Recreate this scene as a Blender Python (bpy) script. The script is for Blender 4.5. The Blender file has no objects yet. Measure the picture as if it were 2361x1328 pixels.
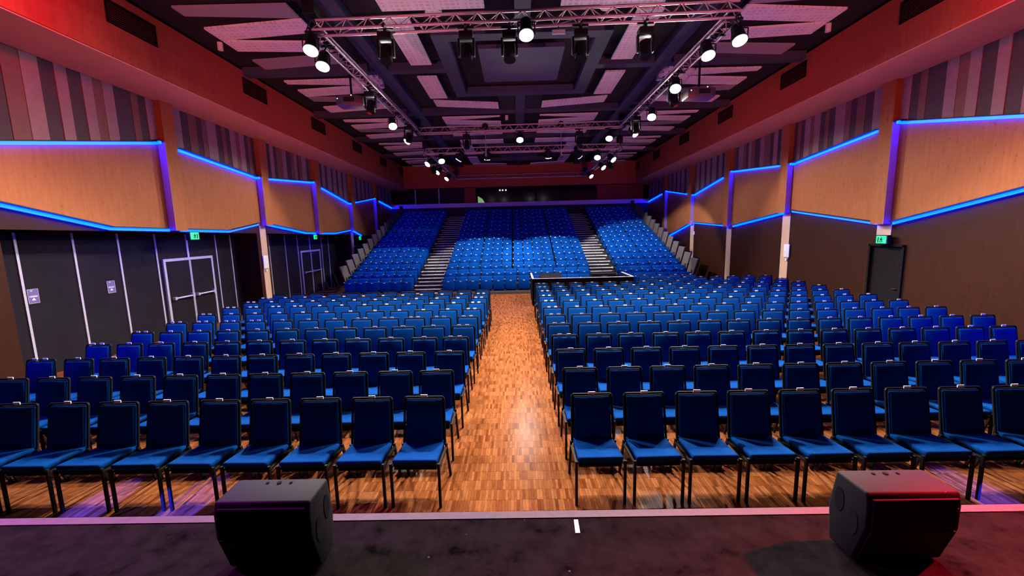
import bpy, math, random
from mathutils import Matrix, Vector
random.seed(7)
PI = math.pi
SC = bpy.context.scene
COL = SC.collection

# ------------------------------------------------------------------ camera
CAM_H = 2.65
pit, yaw, rol = math.radians(7.93), math.radians(0.84), math.radians(1.378)
fw = Vector((-math.sin(yaw) * math.cos(pit), math.cos(yaw) * math.cos(pit), -math.sin(pit)))
rt = Vector((math.cos(yaw), math.sin(yaw), 0))
up = rt.cross(fw)
r2 = rt * math.cos(rol) - up * math.sin(rol)
u2 = up * math.cos(rol) + rt * math.sin(rol)
cam_d = bpy.data.cameras.new('camera')
cam = bpy.data.objects.new('camera', cam_d)
COL.objects.link(cam)
cam_d.sensor_width = 36.0
cam_d.lens = 36.0 * 958.0 / 2361.0
cam_d.clip_start = 0.05
cam_d.clip_end = 200
cam.matrix_world = Matrix(((r2.x, u2.x, -fw.x, 0), (r2.y, u2.y, -fw.y, 0), (r2.z, u2.z, -fw.z, CAM_H), (0, 0, 0, 1)))
SC.camera = cam

# ------------------------------------------------------------------ world, exposure
w = bpy.data.worlds.new('world')
SC.world = w
w.use_nodes = True
w.node_tree.nodes['Background'].inputs[0].default_value = (0.25, 0.14, 0.22, 1)
w.node_tree.nodes['Background'].inputs[1].default_value = 0.004
SC.view_settings.view_transform = 'Standard'
SC.view_settings.look = 'None'
SC.view_settings.gamma = 1
SC.view_settings.use_curve_mapping = False
SC.view_settings.exposure = 0.0

# ------------------------------------------------------------------ hall measures (metres; x right, y into the hall, z up)
XL, XR, XC = -8.74, 9.20, 0.21          # side walls, hall axis
BL, BR = -7.42, 7.88                    # inner faces of the ceiling bulkheads
COLY = [10.44 + 3.833 * k for k in range(6)]
YB = 28.1                               # rear bulkhead face
def cz(y): return 7.2 - 0.012 * y       # ceiling height
def sz(y): return 6.185 - 0.02 * y      # soffit height
STAGE_Z = 1.0

# stage wash lamps (fixtures out of the picture; added lamps are marked)
def spot(name, loc, target, color, energy, angle, blend=0.6, size=0.08, parent=None):
    d = bpy.data.lights.new(name, 'SPOT')
    d.color = color
    d.energy = energy
    d.spot_size = math.radians(angle)
    d.spot_blend = blend
    d.shadow_soft_size = size
    o = bpy.data.objects.new(name, d)
    COL.objects.link(o)
    v = Vector(target) - Vector(loc)
    o.rotation_euler = v.to_track_quat('-Z', 'Y').to_euler()
    if parent is not None:
        o.parent = parent
        o.location = Vector(loc) - parent.location
    else:
        o.location = loc
    return o
RED, BLUE, MAG = (1.0, 0.02, 0.05), (0.03, 0.03, 1.0), (1.0, 0.12, 0.55)
spot('red_wash_lamp', (-5.4, 5.6, 6.3), (-8.2, 6.2, 6.0), (1.0, 0.02, 0.09), 420, 110, 1.0)
spot('red_wash_lamp', (5.8, 5.6, 6.3), (8.6, 6.2, 6.0), (1.0, 0.02, 0.07), 360, 110, 1.0)
for rx, ry, re_ in ((-3.84, 11.63, 55), (4.29, 11.75, 55), (-3.79, 15.38, 40), (4.16, 14.88, 40), (-3.86, 20.17, 35), (4.49, 20.17, 35)):
    spot('added_red_light', (rx, ry, 5.78), (-7.4 if rx < 0 else 7.9, ry + .8, 6.2), (1.0, 0.06, 0.03), re_, 125, 1.0)   # added red fill for the bulkheads, set at the dark moving heads
spot('pink_uplight', (-3.6, -1.6, 1.3), (-3.9, 12.0, 7.1), (1.0, 0.26, 0.40), 3000, 42, 0.8)
spot('pink_uplight', (4.0, -1.6, 1.3), (4.3, 12.0, 7.1), (1.0, 0.26, 0.42), 3000, 42, 0.8)
spot('added_red_uplight', (-2.6, -1.6, 1.3), (-8.0, 11.0, 5.9), (1.0, 0.17, 0.13), 1300, 34, 1.0)  # added lamp to brighten the left soffit and bulkhead
spot('added_red_uplight', (3.0, -1.6, 1.3), (8.5, 11.0, 5.9), (1.0, 0.15, 0.15), 1300, 34, 1.0)  # added lamp to brighten the right soffit and bulkhead
spot('red_stage_lamp', (5.9, 2.6, 4.8), (2.9, 0.55, 1.0), RED, 17000, 58, 0.9)
spot('violet_stage_lamp', (-5.7, 2.6, 4.8), (-2.4, 1.0, 1.0), (0.5, 0.01, 0.6), 4200, 66, 1.0)
spot('blue_house_lamp', (-7.6, 2.6, 4.2), (-6.9, 8.2, 0.7), BLUE, 900, 38, 1.0)
spot('blue_house_lamp', (8.1, 2.6, 4.2), (7.6, 8.2, 0.7), BLUE, 900, 38, 1.0)
for bx, by in ((-4.31, 3.72), (-3.37, 3.76), (4.49, 3.72)):
    spot('blue_apron_lamp', (bx, 2.34, 0.80), (bx, by, 0.0), BLUE, 3200, 15, 0.15, 0.02)

# ------------------------------------------------------------------ materials
def new_mat(name):
    m = bpy.data.materials.new(name)
    m.use_nodes = True
    nt = m.node_tree
    b = nt.nodes['Principled BSDF']
    return m, nt, b
def N(nt, typ, **kw):
    n = nt.nodes.new(typ)
    for k, v in kw.items():
        setattr(n, k, v)
    return n
def mathn(nt, op, a, b=None):
    n = nt.nodes.new('ShaderNodeMath')
    n.operation = op
    for i, v in enumerate((a, b)):
        if v is None: continue
        if isinstance(v, (int, float)): n.inputs[i].default_value = v
        else: nt.links.new(v, n.inputs[i])
    return n.outputs[0]
def plain(name, col, rough=0.6, metal=0.0, noise=0.12, scale=14.0, spec=0.4, bump=0.0):
    m, nt, b = new_mat(name)
    b.inputs['Roughness'].default_value = rough
    b.inputs['Metallic'].default_value = metal
    b.inputs['Specular IOR Level'].default_value = spec
    tc = N(nt, 'ShaderNodeTexCoord')
    nz = N(nt, 'ShaderNodeTexNoise')
    nz.inputs['Scale'].default_value = scale
    nz.inputs['Detail'].default_value = 4
    nt.links.new(tc.outputs['Object'], nz.inputs['Vector'])
    rp = N(nt, 'ShaderNodeValToRGB')
    c = Vector(col)
    rp.color_ramp.elements[0].position = 0.25
    rp.color_ramp.elements[1].position = 0.75
    rp.color_ramp.elements[0].color = (*(c * (1 - noise)), 1)
    rp.color_ramp.elements[1].color = (*(c * (1 + noise)), 1)
    nt.links.new(nz.outputs['Fac'], rp.inputs['Fac'])
    nt.links.new(rp.outputs['Color'], b.inputs['Base Color'])
    if bump:
        bp = N(nt, 'ShaderNodeBump')
        bp.inputs['Strength'].default_value = bump
        bp.inputs['Distance'].default_value = 0.01
        nt.links.new(nz.outputs['Fac'], bp.inputs['Height'])
        nt.links.new(bp.outputs['Normal'], b.inputs['Normal'])
    return m
def emit(name, col, strength):
    m, nt, b = new_mat(name)
    b.inputs['Base Color'].default_value = (*col, 1)
    b.inputs['Emission Color'].default_value = (*col, 1)
    b.inputs['Emission Strength'].default_value = strength
    return m
def wood(name, col, streak=0.09, rough=0.55):
    """vertical-grain ply with dark flecks, from world position"""
    m, nt, b = new_mat(name)
    b.inputs['Roughness'].default_value = rough
    b.inputs['Specular IOR Level'].default_value = 0.06
    g = N(nt, 'ShaderNodeNewGeometry')
    mp = N(nt, 'ShaderNodeMapping')
    mp.inputs['Scale'].default_value = (9, 9, 0.9)
    nt.links.new(g.outputs['Position'], mp.inputs['Vector'])
    n1 = N(nt, 'ShaderNodeTexNoise'); n1.inputs['Scale'].default_value = 2.0; n1.inputs['Detail'].default_value = 5
    nt.links.new(mp.outputs['Vector'], n1.inputs['Vector'])
    mp2 = N(nt, 'ShaderNodeMapping')
    mp2.inputs['Scale'].default_value = (14, 14, 5)
    nt.links.new(g.outputs['Position'], mp2.inputs['Vector'])
    n2 = N(nt, 'ShaderNodeTexNoise'); n2.inputs['Scale'].default_value = 1.6; n2.inputs['Detail'].default_value = 3
    nt.links.new(mp2.outputs['Vector'], n2.inputs['Vector'])
    c = Vector(col)
    r1 = N(nt, 'ShaderNodeValToRGB')
    r1.color_ramp.elements[0].position = 0.3; r1.color_ramp.elements[1].position = 0.7
    r1.color_ramp.elements[0].color = (*(c * (1 - streak)), 1)
    r1.color_ramp.elements[1].color = (*(c * (1 + streak)), 1)
    nt.links.new(n1.outputs['Fac'], r1.inputs['Fac'])
    r2_ = N(nt, 'ShaderNodeValToRGB')
    r2_.color_ramp.elements[0].position = 0.28; r2_.color_ramp.elements[1].position = 0.36
    r2_.color_ramp.elements[0].color = (0.68, 0.62, 0.58, 1)
    r2_.color_ramp.elements[1].color = (1, 1, 1, 1)
    nt.links.new(n2.outputs['Fac'], r2_.inputs['Fac'])
    mx = N(nt, 'ShaderNodeMix', data_type='RGBA', blend_type='MULTIPLY')
    mx.inputs[0].default_value = 1.0
    nt.links.new(r1.outputs['Color'], mx.inputs[6]); nt.links.new(r2_.outputs['Color'], mx.inputs[7])
    nt.links.new(mx.outputs[2], b.inputs['Base Color'])
    return m
PL, PW = 0.165, 0.029
def parquet():
    m, nt, b = new_mat('parquet_oak')
    b.inputs['Roughness'].default_value = 0.25
    b.inputs['Specular IOR Level'].default_value = 0.01
    g = N(nt, 'ShaderNodeNewGeometry')
    sp = N(nt, 'ShaderNodeSeparateXYZ'); nt.links.new(g.outputs['Position'], sp.inputs[0])
    ux = mathn(nt, 'DIVIDE', sp.outputs[0], PW); uy = mathn(nt, 'DIVIDE', sp.outputs[1], PL)
    fx = mathn(nt, 'FLOOR', ux); fy = mathn(nt, 'FLOOR', uy)
    cb = N(nt, 'ShaderNodeCombineXYZ'); nt.links.new(fx, cb.inputs[0]); nt.links.new(fy, cb.inputs[1])
    wn = N(nt, 'ShaderNodeTexWhiteNoise'); wn.noise_dimensions = '2D'; nt.links.new(cb.outputs[0], wn.inputs['Vector'])
    rp = N(nt, 'ShaderNodeValToRGB')
    e = rp.color_ramp.elements
    e[0].position = 0.0; e[0].color = (0.10, 0.024, 0.006, 1)
    e[1].position = 1.0; e[1].color = (0.245, 0.085, 0.028, 1)
    k = e.new(0.22); k.color = (0.16, 0.046, 0.0135, 1)
    k = e.new(0.7); k.color = (0.20, 0.064, 0.02, 1)
    nt.links.new(wn.outputs['Value'], rp.inputs['Fac'])
    mp = N(nt, 'ShaderNodeMapping'); mp.inputs['Scale'].default_value = (60, 6, 1)
    nt.links.new(g.outputs['Position'], mp.inputs['Vector'])
    nz = N(nt, 'ShaderNodeTexNoise'); nz.inputs['Scale'].default_value = 2.0; nz.inputs['Detail'].default_value = 4
    nt.links.new(mp.outputs['Vector'], nz.inputs['Vector'])
    gr = N(nt, 'ShaderNodeValToRGB')
    gr.color_ramp.elements[0].position = 0.3; gr.color_ramp.elements[0].color = (0.72, 0.68, 0.66, 1)
    gr.color_ramp.elements[1].position = 0.6; gr.color_ramp.elements[1].color = (1.05, 1.05, 1.05, 1)
    nt.links.new(nz.outputs['Fac'], gr.inputs['Fac'])
    mx = N(nt, 'ShaderNodeMix', data_type='RGBA', blend_type='MULTIPLY'); mx.inputs[0].default_value = 1.0
    nt.links.new(rp.outputs['Color'], mx.inputs[6]); nt.links.new(gr.outputs['Color'], mx.inputs[7])
    # dark joints
    dx = mathn(nt, 'ABSOLUTE', mathn(nt, 'SUBTRACT', mathn(nt, 'FRACT', ux), 0.5))
    dy = mathn(nt, 'ABSOLUTE', mathn(nt, 'SUBTRACT', mathn(nt, 'FRACT', uy), 0.5))
    j = mathn(nt, 'MAXIMUM', mathn(nt, 'GREATER_THAN', dx, 0.465), mathn(nt, 'GREATER_THAN', dy, 0.493))
    mj = N(nt, 'ShaderNodeMix', data_type='RGBA', blend_type='MULTIPLY')
    nt.links.new(mathn(nt, 'MULTIPLY', j, 0.55), mj.inputs[0])
    nt.links.new(mx.outputs[2], mj.inputs[6]); mj.inputs[7].default_value = (0.25, 0.15, 0.1, 1)
    nt.links.new(mj.outputs[2], b.inputs['Base Color'])
    return m
def perforated():
    m, nt, b = new_mat('perforated_white_board')
    b.inputs['Roughness'].default_value = 0.8
    g = N(nt, 'ShaderNodeNewGeometry')
    sp = N(nt, 'ShaderNodeSeparateXYZ'); nt.links.new(g.outputs['Position'], sp.inputs[0])
    def duty(o, p, lo, hi):
        f = mathn(nt, 'FRACT', mathn(nt, 'DIVIDE', o, p))
        return mathn(nt, 'MULTIPLY', mathn(nt, 'GREATER_THAN', f, lo), mathn(nt, 'LESS_THAN', f, hi))
    k = mathn(nt, 'MULTIPLY', mathn(nt, 'MULTIPLY', duty(sp.outputs[0], .48, .12, .88), duty(sp.outputs[1], .5, .12, .88)),
              mathn(nt, 'MULTIPLY', duty(sp.outputs[0], .12, .18, .82), duty(sp.outputs[1], .125, .2, .8)))
    mx = N(nt, 'ShaderNodeMix', data_type='RGBA')
    nt.links.new(k, mx.inputs[0])
    mx.inputs[6].default_value = (0.80, 0.66, 0.64, 1); mx.inputs[7].default_value = (0.62, 0.50, 0.49, 1)
    nt.links.new(mx.outputs[2], b.inputs['Base Color'])
    return m
def stage_mat():
    m, nt, b = new_mat('worn_black_stage')
    b.inputs['Roughness'].default_value = 0.75
    b.inputs['Specular IOR Level'].default_value = 0.0
    tc = N(nt, 'ShaderNodeNewGeometry')
    n1 = N(nt, 'ShaderNodeTexNoise'); n1.inputs['Scale'].default_value = 7; n1.inputs['Detail'].default_value = 8; n1.inputs['Roughness'].default_value = 0.7
    nt.links.new(tc.outputs['Position'], n1.inputs['Vector'])
    rp = N(nt, 'ShaderNodeValToRGB')
    e = rp.color_ramp.elements
    e[0].position = 0.33; e[0].color = (0.003, 0.0022, 0.0024, 1)
    e[1].position = 0.60; e[1].color = (0.013, 0.0098, 0.0104, 1)
    k = e.new(0.42); k.color = (0.0085, 0.0062, 0.0066, 1)
    nt.links.new(n1.outputs['Fac'], rp.inputs['Fac'])
    vo = N(nt, 'ShaderNodeTexVoronoi'); vo.inputs['Scale'].default_value = 5.5
    nt.links.new(tc.outputs['Position'], vo.inputs['Vector'])
    mx = N(nt, 'ShaderNodeMix', data_type='RGBA')
    nt.links.new(mathn(nt, 'LESS_THAN', vo.outputs['Distance'], 0.03), mx.inputs[0])
    nt.links.new(rp.outputs['Color'], mx.inputs[6]); mx.inputs[7].default_value = (0.06, 0.055, 0.055, 1)
    nt.links.new(mx.outputs[2], b.inputs['Base Color'])
    return m
M = {}
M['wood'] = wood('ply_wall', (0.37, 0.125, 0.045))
M['wood_low'] = wood('ply_wall_lower_shaded', (0.034, 0.0105, 0.0055))  # same ply, with the weak light of the lower wall put into its colour
M['bulk'] = wood('ply_bulkhead', (0.40, 0.085, 0.04), 0.1)
M['soffit'] = plain('salmon_soffit_paint', (0.74, 0.34, 0.26), 0.8, noise=0.05, scale=2, spec=0.1)
M['glow_catch'] = plain('pale_glow_catch', (0.42, 0.30, 0.42), 0.8, noise=0.05, scale=3, spec=0.1)  # lighter than the ply so the column sides show the blue glow
M['plaster'] = plain('column_plaster', (0.55, 0.36, 0.24), 0.8, noise=0.06, scale=3)
M['pale'] = plain('stripe_pale', (0.30, 0.20, 0.195), 0.75, noise=0.08, scale=6)
M['tan'] = plain('stripe_tan', (0.19, 0.095, 0.075), 0.75, noise=0.1, scale=6)
M['dark'] = plain('stripe_dark_grey', (0.07, 0.045, 0.053), 0.75, noise=0.1, scale=6)
M['parquet'] = parquet()
M['perf'] = perforated()
M['board_dim'] = plain('shaded_acoustic_board', (0.28, 0.22, 0.23), 0.85, noise=0.06)  # shaded copy of the white board, for boards tilted away from the light
M['ceil'] = plain('black_ceiling', (0.013, 0.010, 0.012), 0.9, noise=0.3, scale=2)
M['beam'] = plain('slate_beam_paint', (0.048, 0.046, 0.078), 0.8, noise=0.1, scale=3)
M['coffer'] = plain('slate_coffer_paint', (0.075, 0.066, 0.115), 0.8, noise=0.12, scale=2)
M['stage'] = stage_mat()
M['nosing'] = plain('pale_edge_strip', (0.105, 0.063, 0.08), 0.6, 0.0, spec=0.1, noise=0.12, scale=20)
M['tape'] = plain('white_tape', (0.75, 0.7, 0.7), 0.6)
M['black'] = plain('black_paint', (0.010, 0.009, 0.010), 0.8, noise=0.2, spec=0.03)
M['blackm'] = plain('black_metal', (0.008, 0.008, 0.009), 0.55, 0.0, noise=0.2, spec=0.15)
M['grille'] = plain('black_grille', (0.004, 0.004, 0.004), 0.8, noise=0.3, scale=160, bump=0.4)
M['cab'] = plain('black_textured_cabinet', (0.005, 0.004, 0.0042), 0.7, noise=0.25, scale=60, spec=0.15)
M['proj'] = plain('grey_projector_shell', (0.07, 0.062, 0.068), 0.5, noise=0.1, spec=0.4)
M['blue'] = plain('blue_wool_fabric', (0.001, 0.043, 0.20), 0.9, noise=0.18, scale=90, spec=0.04, bump=0.15)
M['bluet'] = plain('blue_tier_fabric', (0.001, 0.058, 0.28), 0.9, noise=0.12, scale=60, spec=0.05)
M['tag'] = plain('white_number_plate', (0.78, 0.76, 0.78), 0.4)
M['alu'] = plain('brushed_aluminium', (0.50, 0.34, 0.36), 0.45, 0.5, noise=0.08)
M['door'] = plain('black_door_panel', (0.012, 0.009, 0.012), 0.8, noise=0.2, scale=2, spec=0.08)
M['frame'] = plain('aluminium_door_frame', (0.42, 0.38, 0.44), 0.5, 0.2, noise=0.06)
M['white'] = plain('white_enamel', (0.7, 0.68, 0.7), 0.5)
M['rail'] = plain('lilac_rail_paint', (0.80, 0.64, 0.74), 0.6, noise=0.05)
M['tier'] = plain('black_tier_ply', (0.022, 0.016, 0.015), 0.6, noise=0.3)
M['fin'] = plain('brown_end_panel', (0.115, 0.09, 0.075), 0.7, noise=0.12)
M['stepw'] = plain('white_step_edge', (0.85, 0.80, 0.78), 0.5, noise=0.04)
M['led'] = emit('blue_led_tube', (0.0, 0.006, 1.0), 70.0)
M['lens'] = emit('white_lamp_lens', (1.0, 0.95, 0.9), 16.0)
M['exit'] = emit('green_exit_panel', (0.0, 0.75, 0.22), 1.3)
M['screen'] = emit('green_screen', (0.25, 0.5, 0.16), 0.7)
M['dot'] = emit('small_indicator', (1.0, 0.9, 0.95), 2.0)
M['sign'] = plain('purple_door_sign', (0.12, 0.08, 0.22), 0.5)
M['glass'] = plain('gallery_glass_black', (0.01, 0.008, 0.009), 0.12)

# ------------------------------------------------------------------ mesh helpers
class MB:
    def __init__(s): s.v = []; s.f = []
    def box(s, x0, x1, y0, y1, z0, z1):
        n = len(s.v)
        s.v += [(x, y, z) for z in (z0, z1) for y in (y0, y1) for x in (x0, x1)]
        s.f += [tuple(n + i for i in q) for q in ((0, 2, 3, 1), (4, 5, 7, 6), (0, 1, 5, 4), (2, 6, 7, 3), (0, 4, 6, 2), (1, 3, 7, 5))]
        return s
    def prism(s, poly, axis, a, b):
        """poly of 2D points extruded along an axis (0,1,2) from a to b"""
        n = len(s.v); k = len(poly)
        for t in (a, b):
            for p, q in poly:
                s.v.append({0: (t, p, q), 1: (p, t, q), 2: (p, q, t)}[axis])
        s.f += [tuple(n + i for i in range(k))[::-1], tuple(n + k + i for i in range(k))]
        s.f += [(n + i, n + (i + 1) % k, n + k + (i + 1) % k, n + k + i) for i in range(k)]
        return s
    def hexa(s, b, t):
        n = len(s.v); s.v += list(b) + list(t)
        s.f += [(n + 3, n + 2, n + 1, n), (n + 4, n + 5, n + 6, n + 7)]
        s.f += [(n + i, n + (i + 1) % 4, n + 4 + (i + 1) % 4, n + 4 + i) for i in range(4)]
        return s
    def tube(s, p0, p1, r, k=8, r1=None):
        p0, p1 = Vector(p0), Vector(p1); d = (p1 - p0).normalized()
        a = d.orthogonal().normalized(); b = d.cross(a); n = len(s.v)
        for p, rr in ((p0, r), (p1, r if r1 is None else r1)):
            for i in range(k):
                t = 2 * PI * i / k
                s.v.append(tuple(p + a * (rr * math.cos(t)) + b * (rr * math.sin(t))))
        s.f += [tuple(n + i for i in range(k))[::-1], tuple(n + k + i for i in range(k))]
        s.f += [(n + i, n + (i + 1) % k, n + k + (i + 1) % k, n + k + i) for i in range(k)]
        return s
    def path(s, pts, r, k=8):
        for a, b in zip(pts[:-1], pts[1:]): s.tube(a, b, r, k)
        return s
    def mesh(s, name):
        me = bpy.data.meshes.new(name)
        me.from_pydata(s.v, [], s.f)
        me.validate(); me.update()
        import bmesh
        bm = bmesh.new(); bm.from_mesh(me)
        bmesh.ops.recalc_face_normals(bm, faces=bm.faces)
        bm.to_mesh(me); bm.free()
        return me
def soft(me, width, seg=2):
    import bmesh
    bm = bmesh.new(); bm.from_mesh(me)
    bmesh.ops.bevel(bm, geom=list(bm.edges), offset=width, segments=seg, affect='EDGES', profile=0.6)
    bm.to_mesh(me); bm.free()
    for p in me.polygons: p.use_smooth = True
    return me
def obj(name, mb, mat, parent=None, loc=None, bevel=0, seg=2):
    me = mb.mesh(name) if isinstance(mb, MB) else mb
    if bevel: soft(me, bevel, seg)
    o = bpy.data.objects.new(name, me)
    COL.objects.link(o)
    if mat is not None and not me.materials: me.materials.append(M[mat])
    if parent is not None: o.parent = parent
    if loc is not None: o.location = loc
    return o
def wobj(name, mb, mat, parent, bevel=0, seg=2):
    """mesh given in world coordinates, parented to an Empty that is only translated"""
    o = obj(name, mb, mat, parent, None, bevel, seg)
    o.location = -parent.location
    return o
def tag(o, label, cat, group=None):
    o['label'] = label; o['category'] = cat
    if group: o['group'] = group
    return o
def thing(name, label, cat, loc=(0, 0, 0), rz=0.0, group=None):
    o = bpy.data.objects.new(name, None)
    COL.objects.link(o)
    o.empty_display_size = 0.1
    o.location = loc; o.rotation_euler = (0, 0, rz)
    return tag(o, label, cat, group)
def struct(name, mb, mat, parent=None):
    o = obj(name, mb, mat, parent)
    if parent is None: o['kind'] = 'structure'
    return o
ORD = ['zeroth', 'first', 'second', 'third', 'fourth', 'fifth', 'sixth', 'seventh', 'eighth', 'ninth', 'tenth',
       'eleventh', 'twelfth', 'thirteenth', 'fourteenth', 'fifteenth', 'sixteenth']

# ------------------------------------------------------------------ floor with parquet
floor = struct('floor', MB().box(-9.6, 9.6, 2.2, 33, -0.3, -0.004), 'parquet')
strip_me = MB().box(0, PW - 0.0012, 0, PL - 0.0012, -0.006, 0.0).mesh('parquet_strip')
strip_me.materials.append(M['parquet'])
j0 = 21                                   # first visible parquet course in the aisle
i0, i1 = int(-0.72 / PW), int(0.53 / PW)
done = set()
for j in range(j0, j0 + 7):
    for i in range(i0, i1):
        o = bpy.data.objects.new('parquet_strip', strip_me)
        COL.objects.link(o); o.parent = floor
        o.location = (i * PW, j * PL, random.uniform(-0.0008, 0.0004))
        done.add((i, j))
st = MB()
for j in range(18, 37):
    for i in range(int(-5.6 / PW), int(5.6 / PW)):
        if (i, j) in done: continue
        n = len(st.v); x, y, z = i * PW, j * PL, random.uniform(-0.0012, 0)
        a, b_ = PW - 0.0012, PL - 0.0012
        st.v += [(x, y, z), (x + a, y, z), (x + a, y + b_, z), (x, y + b_, z),
                 (x, y, -.006), (x + a, y, -.006), (x + a, y + b_, -.006), (x, y + b_, -.006)]
        st.f += [(n, n + 1, n + 2, n + 3), (n, n + 4, n + 5, n + 1), (n + 1, n + 5, n + 6, n + 2), (n + 2, n + 6, n + 7, n + 3), (n + 3, n + 7, n + 4, n)]
o = obj('parquet_strips', st, 'parquet', floor); o['kind'] = 'stuff'

# ------------------------------------------------------------------ stage
stg = thing('stage', 'low black stage across the front with a pale metal edge strip', 'stage', (0, 1.0, 0))
wobj('deck', MB().box(-8.4, 8.8, -2.6, 2.19, 0.86, STAGE_Z), 'stage', stg)
wobj('edge_strip', MB().box(-8.4, 8.8, 2.192, 2.25, 0.93, STAGE_Z + 0.004), 'nosing', stg)
wobj('front_skirt', MB().box(-8.4, 8.8, 2.16, 2.24, 0.0, 0.925), 'black', stg)
tag(obj('tape_mark', MB().hexa([(.285, 2.07, 1.0), (.31, 2.07, 1.0), (.313, 2.175, 1.0), (.29, 2.175, 1.0)],
                               [(.285, 2.07, 1.002), (.31, 2.07, 1.002), (.313, 2.175, 1.002), (.29, 2.175, 1.002)]), 'tape'),
    'short strip of white tape stuck on the stage floor near the edge', 'tape')

# ------------------------------------------------------------------ side walls
def zig(tab, y):
    if y <= tab[0][0]: return tab[0][1]
    for (a, za), (b, zb) in zip(tab[:-1], tab[1:]):
        if y <= b: return za + (zb - za) * (y - a) / (b - a)
    return tab[-1][1]
UP = [(6.9, 4.26), (10.4, 4.96), (14.17, 4.58), (18.02, 4.86), (21.88, 4.21), (25.7, 4.745), (29.6, 4.35)]
LO_R = [(6.6, 3.40), (10.35, 2.59), (14.1, 3.05), (17.87, 2.59), (21.8, 2.80), (25.3, 2.08), (29.6, 2.9)]
def head(y): return 2.87 - 0.0175 * (y - 7.0)
LO_L = [(6.6, 3.36), (7.06, 3.27), (8.88, head(8.88) + .05), (12.53, head(12.53) + .04), (14.06, 3.05), (17.18, head(17.18) + .04), (19.83, head(19.83) + .05), (21.84, 2.85), (23.3, 2.55), (29.6, 2.5)]
SEQ = ['p18 t15 p14 d15 t13 p13 d12 p10 d12 p10 t9 p11 d18 t8 d9 p10',
       'p20 d12 t14 d9 t9 p18 d11 t8 d9 p12 t8 p12 d8 t8 d8',
       'p13 d8 p10 d8 t16 p11 d14 t10 p9 d7 t9 p15 d9 t8',
       'p12 d6 p9 d7 p12 d6 p10 d7 p11 d6 p9 t7',
       'd8 p9 d7 p10 d6 p9 d7 p9 d6 p10 t6',
       'p8 d6 p9 d6 p8 d6 p9 d6 p8 d7']
KEY = {'p': 'pale', 't': 'tan', 'd': 'dark'}
def build_wall(side):
    X = XL if side < 0 else XR
    inn = 1 if side < 0 else -1           # towards the hall
    nm = 'wall_left' if side < 0 else 'wall_right'
    Y0, Y1 = 2.2, 31.0
    b = MB()
    back = X - inn * 0.9
    def bx(y0, y1, z0, z1, xa=X, xb=None):
        xb = back if xb is None else xb
        b.box(min(xa, xb), max(xa, xb), y0, y1, z0, z1)
    if side > 0:
        bx(Y0, 9.98, 0, 7.3); bx(9.98, 10.96, 2.07, 7.3); bx(10.96, Y1, 0, 7.3)
        bx(9.98, 10.96, 0, 2.07, X - inn * 0.12)
    else:
        ops = [(6.97, 13.98), (14.58, 21.86), (22.32, 26.2)]
        y = Y0
        for a, c in ops:
            bx(y, a, 0, 7.3); y = c
        bx(y, Y1, 0, 7.3)
        for a, c in ops:                   # lintels follow the slightly falling door heads
            b.hexa([(back, a, head(a)), (X, a, head(a)), (X, c, head(c)), (back, c, head(c))],
                   [(back, a, 7.3), (X, a, 7.3), (X, c, 7.3), (back, c, 7.3)])
            b.box(back - 0.05, back, a - .05, c + .05, 0, 3)
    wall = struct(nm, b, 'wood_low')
    lo = LO_R if side > 0 else LO_L
    edges = [2.3] + [c for c in COLY] + [30.0]
    cw, cp = 0.37, 0.20                    # cladding box of a column: width, projection
    xa, xb = X + inn * 0.002, X + inn * 0.03
    for k in range(len(edges) - 1):
        y0 = edges[k] + (cw if k > 0 else 0)
        y1 = edges[k + 1]
        if y1 - y0 < 0.3: continue
        # ply middle panel between the two light lines
        ys = sorted(set([y0, y1] + [p[0] for p in lo + UP if y0 < p[0] < y1]))
        poly = [(y, zig(lo, y)) for y in ys] + [(y, zig(UP, y)) for y in reversed(ys)]
        wobj_ = obj('ply_panel', MB().prism(poly, 0, xa, xb), 'wood', wall)
        # striped boards above
        seq = SEQ[min(k, 5)].split()
        tot = sum(int(q[1:]) for q in seq); y = y0
        span = y1 - y0
        if k == 0:
            seq = SEQ[1].split() + seq; tot = sum(int(q[1:]) for q in seq)
        for q in seq:
            dy = span * int(q[1:]) / tot
            ya, yb = y + 0.004, y + dy - 0.004
            th = {'p': .045, 't': .04, 'd': .032}[q[0]]
            obj('stripe_board', MB().hexa([(xa, ya, zig(UP, ya) + .03), (X + inn * th, ya, zig(UP, ya) + .03), (X + inn * th, yb, zig(UP, yb) + .03), (xa, yb, zig(UP, yb) + .03)],
                                          [(xa, ya, sz(ya)), (X + inn * th, ya, sz(ya)), (X + inn * th, yb, sz(yb)), (xa, yb, sz(yb))]), KEY[q[0]], wall)
            y += dy
    for k, yc in enumerate(COLY[:5]):
        z0 = zig(lo, yc) - 0.02
        xo = X + inn * cp
        obj('glow_catch_board', MB().box(min(X + inn * .03, xo), max(X + inn * .03, xo), yc - .008, yc - .001, z0, zig(UP, yc) + .02), 'glow_catch', wall)  # added pale board that lifts the blue glow on the column side
        obj('column_cladding', MB().box(min(X, xo), max(X, xo), yc, yc + cw, z0, sz(yc) + .02), 'wood', wall)
        y0c = yc if side > 0 else max(yc, 0)
        if side > 0 or k in (1, 3):
            zt = z0
            ya, yb = (yc - 0.04, yc + cw) if side > 0 else (yc - .13, yc + .2)
            if side < 0 and k == 3: ya, yb = 21.95, 22.25
            if side > 0 and k == 0:
                obj('column_face', MB().box(min(X, X + inn * .015), max(X, X + inn * .015), ya, yb, 2.07, zt), 'plaster', wall)
            else:
                obj('column_face', MB().box(min(X, X + inn * .015), max(X, X + inn * .015), ya, yb, 0, zt), 'plaster', wall)
    return wall
wall_l = build_wall(-1)
wall_r = build_wall(1)

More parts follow.
